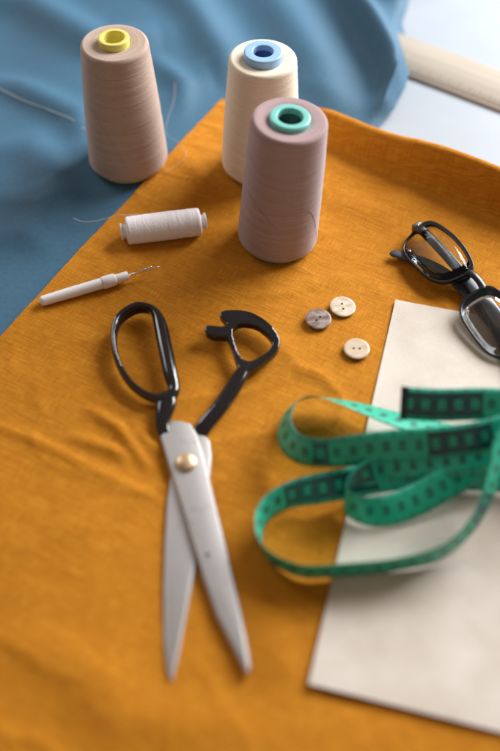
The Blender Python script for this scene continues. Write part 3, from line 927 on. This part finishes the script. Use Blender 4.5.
def lens(name, I):
    c = sum(I, Vector((0, 0))) / len(I); n = len(I)
    V = []
    for side in (0.02, -0.03):
        for sc_ in (1.01, 0.66, 0.33):
            for q in I:
                p = c + (q - c) * sc_; V.append(W(p.x, p.y, side + 0.03 * (1 - sc_ * sc_) + face_bow(p.x)))
        V.append(W(c.x, c.y, side + 0.03 + face_bow(c.x)))
    m = 3 * n + 1; Fc = []
    for s_ in (0, m):
        for r in range(2):
            for k in range(n):
                l = (k + 1) % n; q = (s_ + r * n + k, s_ + r * n + l, s_ + (r + 1) * n + l, s_ + (r + 1) * n + k)
                Fc.append(q if s_ == 0 else q[::-1])
        for k in range(n):
            q = (s_ + 2 * n + k, s_ + 2 * n + (k + 1) % n, s_ + 3 * n); Fc.append(q if s_ == 0 else q[::-1])
    for k in range(n):
        l = (k + 1) % n; Fc.append((k, m + k, m + l, l))
    mesh(name, V, Fc, M['lens'], base=gb, parent=gl)
rim('rim', po, pi_); rim('rim', [mir(q) for q in po], [mir(q) for q in pi_])
lens('lens', pi_); lens('lens', [mir(q) for q in pi_])
# bridge and nose pads
def gsweep(pts, per=6, ex=2.6, n=14):
    r = cr(pts, per)
    return sweep([W(q[0], q[1], q[2]) for q in r], [(q[3], q[4]) for q in r], n=n, ex=ex)
vb = uvp(474, 272).y
v, f = gsweep([(ub - 1.0, vb - 0.30, 0.0, .30, .16), (ub - 0.5, vb - 0.20, 0.03, .28, .16), (ub, vb - 0.16, 0.04, .27, .16), (ub + 0.5, vb - 0.20, 0.03, .28, .16), (ub + 1.0, vb - 0.30, 0.0, .30, .16)])
mesh('bridge', [q - Vector() for q in v], f, M['frame'], base=gb, parent=gl)
for sg in (-1, 1):
    v, f = gsweep([(ub + sg * 0.62, vb - 0.30, -0.12, .05, .05), (ub + sg * 0.78, vb - 0.55, -0.28, .20, .22), (ub + sg * 0.98, vb - 1.0, -0.36, .22, .26), (ub + sg * 1.16, vb - 1.45, -0.26, .14, .18), (ub + sg * 1.22, vb - 1.6, -0.2, .04, .05)])
    mesh('nose_pad', v, f, M['frame'], base=gb, parent=gl)
# end pieces with a little rivet, and the two folded temples
hin = uvp(416, 226)
for sg in (0, 1):
    fx = (lambda u: 2 * ub - u) if sg else (lambda u: u)
    v, f = gsweep([(fx(hin.x + 0.9), hin.y + 0.15, 0.0, .34, .20), (fx(hin.x + 0.35), hin.y + 0.08, -0.08, .36, .26), (fx(hin.x + 0.05), hin.y, -0.35, .36, .30), (fx(hin.x + 0.05), hin.y - 0.02, -0.6, .34, .22)], ex=4)
    mesh('end_piece', v, f, M['frame'], base=gb, parent=gl)
    v, f = lathe([(0.001, 0.03), (0.04, 0.025), (0.055, 0.0)], 14)
    c = W(fx(hin.x + 0.18), hin.y + 0.1, 0.19)
    mesh('rivet', [q + c for q in v], [q[::-1] for q in f], M['silver'], base=gb, parent=gl)
# left hinge temple runs to the right behind both lenses, the other lies beneath it
Lt = [(416, 224, 1.05, .40, .12), (426, 234, 0.98, .41, .12), (448, 257, 0.95, .43, .12), (470, 282, 0.95, .48, .12), (487, 304, 0.92, .62, .15), (500, 326, 0.88, .74, .15), (512, 350, 0.82, .72, .15), (519, 372, 0.78, .55, .15), (522, 386, 0.76, .2, .08)]
r = cr([tuple(P(x, y, z)) + (a, b) for x, y, z, a, b in Lt], 8)
v, f = sweep([Vector(q[:3]) for q in r], [(q[3], q[4]) for q in r], n=16, ex=4)
mesh('temple', v, f, M['temple'], base=gb, parent=gl)
rh = W(2 * ub - hin.x, hin.y, -0.9)
Rt = [tuple(P(391, 252, 0.50)) + (.12, .10), tuple(P(394, 253.5, 0.50)) + (.30, .15), tuple(P(408, 257, 0.50)) + (.36, .15), tuple(P(428, 263, 0.52)) + (.36, .15), tuple(P(448, 275, 0.54)) + (.42, .15), tuple(P(468, 294, 0.56)) + (.48, .15),
      tuple(P(490, 318, 0.62)) + (.52, .15), tuple((P(490, 318, 0.6) + rh) / 2) + (.52, .15), tuple(rh) + (.5, .16)]
r = cr(Rt, 8)
v, f = sweep([Vector(q[:3]) for q in r], [(q[3], q[4]) for q in r], n=16, ex=4)
mesh('temple', v, f, M['temple'], base=gb, parent=gl)

# ------------------------------------------------------------------ wooden ruler
ra, rb = P(406, 36, 0.55), P(500, 70, 0.55)
rd = (rb - ra).normalized(); rn = Vector((rd.y, -rd.x, 0))           # towards the camera
w1 = (P(455, 74, 0.6) - ra).dot(rn); w2 = (P(455, 95, 0.0) - ra).dot(rn)
start, Lr = -2.5, 50.0
rbse = Vector((ra.x, ra.y, 0)) + rd * start
ru = thing('ruler', 'pale wooden ruler marked along one edge, lying on the white table at the back right', 'ruler', rbse)
ru.rotation_euler = (0, 0, math.atan2(rd.y, rd.x))
sec = [(0, 0.0), (0, 0.62), (w1, 0.62), (w2 - 0.08, 0.26), (w2, 0.22), (w2, 0.0)]
V = [Vector((x, -q, z - 0.04)) for x in (0, Lr) for q, z in sec]
k = len(sec)
Fc = [tuple(range(k)), tuple(range(k, 2 * k))[::-1]] + [(i, i + k, (i + 1) % k + k, (i + 1) % k) for i in range(k)]
o = mesh('ruler_body', V, Fc, M['wood'], parent=ru, smooth=False)
bm = bmesh.new(); bm.from_mesh(o.data); bmesh.ops.recalc_face_normals(bm, faces=bm.faces); bm.to_mesh(o.data); bm.free()
bake(bev(o, 0.05, 2)); sm(o, 30)
V, Fc = [], []
dirb = Vector((0, -(w2 - 0.08 - w1), 0.26 - 0.62)); nb = Vector((0, -0.36, 0)).cross(Vector((1, 0, 0)))
nrm = Vector((1, 0, 0)).cross(dirb).normalized()
if nrm.z < 0: nrm = -nrm
p_edge = Vector((0, -(w2 - 0.08), 0.22))
for i in range(5, int(Lr * 10) - 5):
    ln = 0.62 if i % 10 == 0 else (0.45 if i % 5 == 0 else 0.28)
    x = i * 0.1; o_ = len(V); dd = -dirb.normalized(); hw = 0.026 if i % 5 else 0.036
    for sx, ds in ((-hw, 0.12), (hw, 0.12), (hw, 0.12 + ln * 1.6), (-hw, 0.12 + ln * 1.6)):
        V.append(p_edge + Vector((x + sx, 0, 0)) + dd * ds + nrm * 0.008)
    Fc.append((o_, o_ + 1, o_ + 2, o_ + 3))
mesh('tick_marks', V, Fc, M['brown_ink'], parent=ru, smooth=False)

# ------------------------------------------------------------------ stray thread on the blue cloth
pts = []
for x, y in [(-25, 86), (0, 95), (25, 107), (50, 117), (72, 127), (88, 136)]:
    p = P(x, y); p.z = blue_z(p.x, p.y) + 0.05; pts.append(p)
v, f = thread_tube(pts, 0.022)
tag(mesh('loose_thread', v, f, M['strand'], base=pts[2]), 'single pale loose thread lying across the blue cloth left of the taupe cone', 'thread')

# ------------------------------------------------------------------ light
def area(name, loc, target, sx, sy, power, col):
    l = bpy.data.lights.new(name, 'AREA'); l.shape = 'RECTANGLE'; l.size = sx; l.size_y = sy; l.energy = power; l.color = col
    o = bpy.data.objects.new(name, l); COL.objects.link(o)
    o.location = loc; d = Vector(target) - Vector(loc); o.rotation_euler = d.to_track_quat('-Z', 'Y').to_euler()
    return o
area('window_light', (1.02, 1.42, 0.80), (0.0, 0.5, 0.0), 1.1, 0.85, 51, (0.97, 0.985, 1.0))
area('second_window_light', (-1.1, 1.5, 0.9), (0.0, 0.6, 0.0), 0.6, 0.8, 6, (0.92, 0.96, 1.0))
w = bpy.data.worlds.new('World'); scene.world = w; w.use_nodes = True
w.node_tree.nodes['Background'].inputs[0].default_value = (1.0, 0.76, 0.60, 1)
w.node_tree.nodes['Background'].inputs[1].default_value = 0.21

# ------------------------------------------------------------------ camera
cd = bpy.data.cameras.new('Camera'); cam = bpy.data.objects.new('Camera', cd); COL.objects.link(cam)
cam.location = (0, 0, H * S); cam.rotation_euler = (math.pi / 2 - PITCH, 0, 0)
cd.sensor_fit = 'VERTICAL'; cd.sensor_height = 36.0; cd.sensor_width = 24.0; cd.lens = F / 751 * 36.0
cd.clip_start = 0.02; cd.clip_end = 50
cd.dof.use_dof = True; cd.dof.focus_distance = depth(320, 290, 0) * S; cd.dof.aperture_fstop = 2.25
scene.camera = cam
scene.view_settings.view_transform = 'Standard'; scene.view_settings.look = 'None'
scene.view_settings.exposure = 0.30; scene.view_settings.gamma = 1
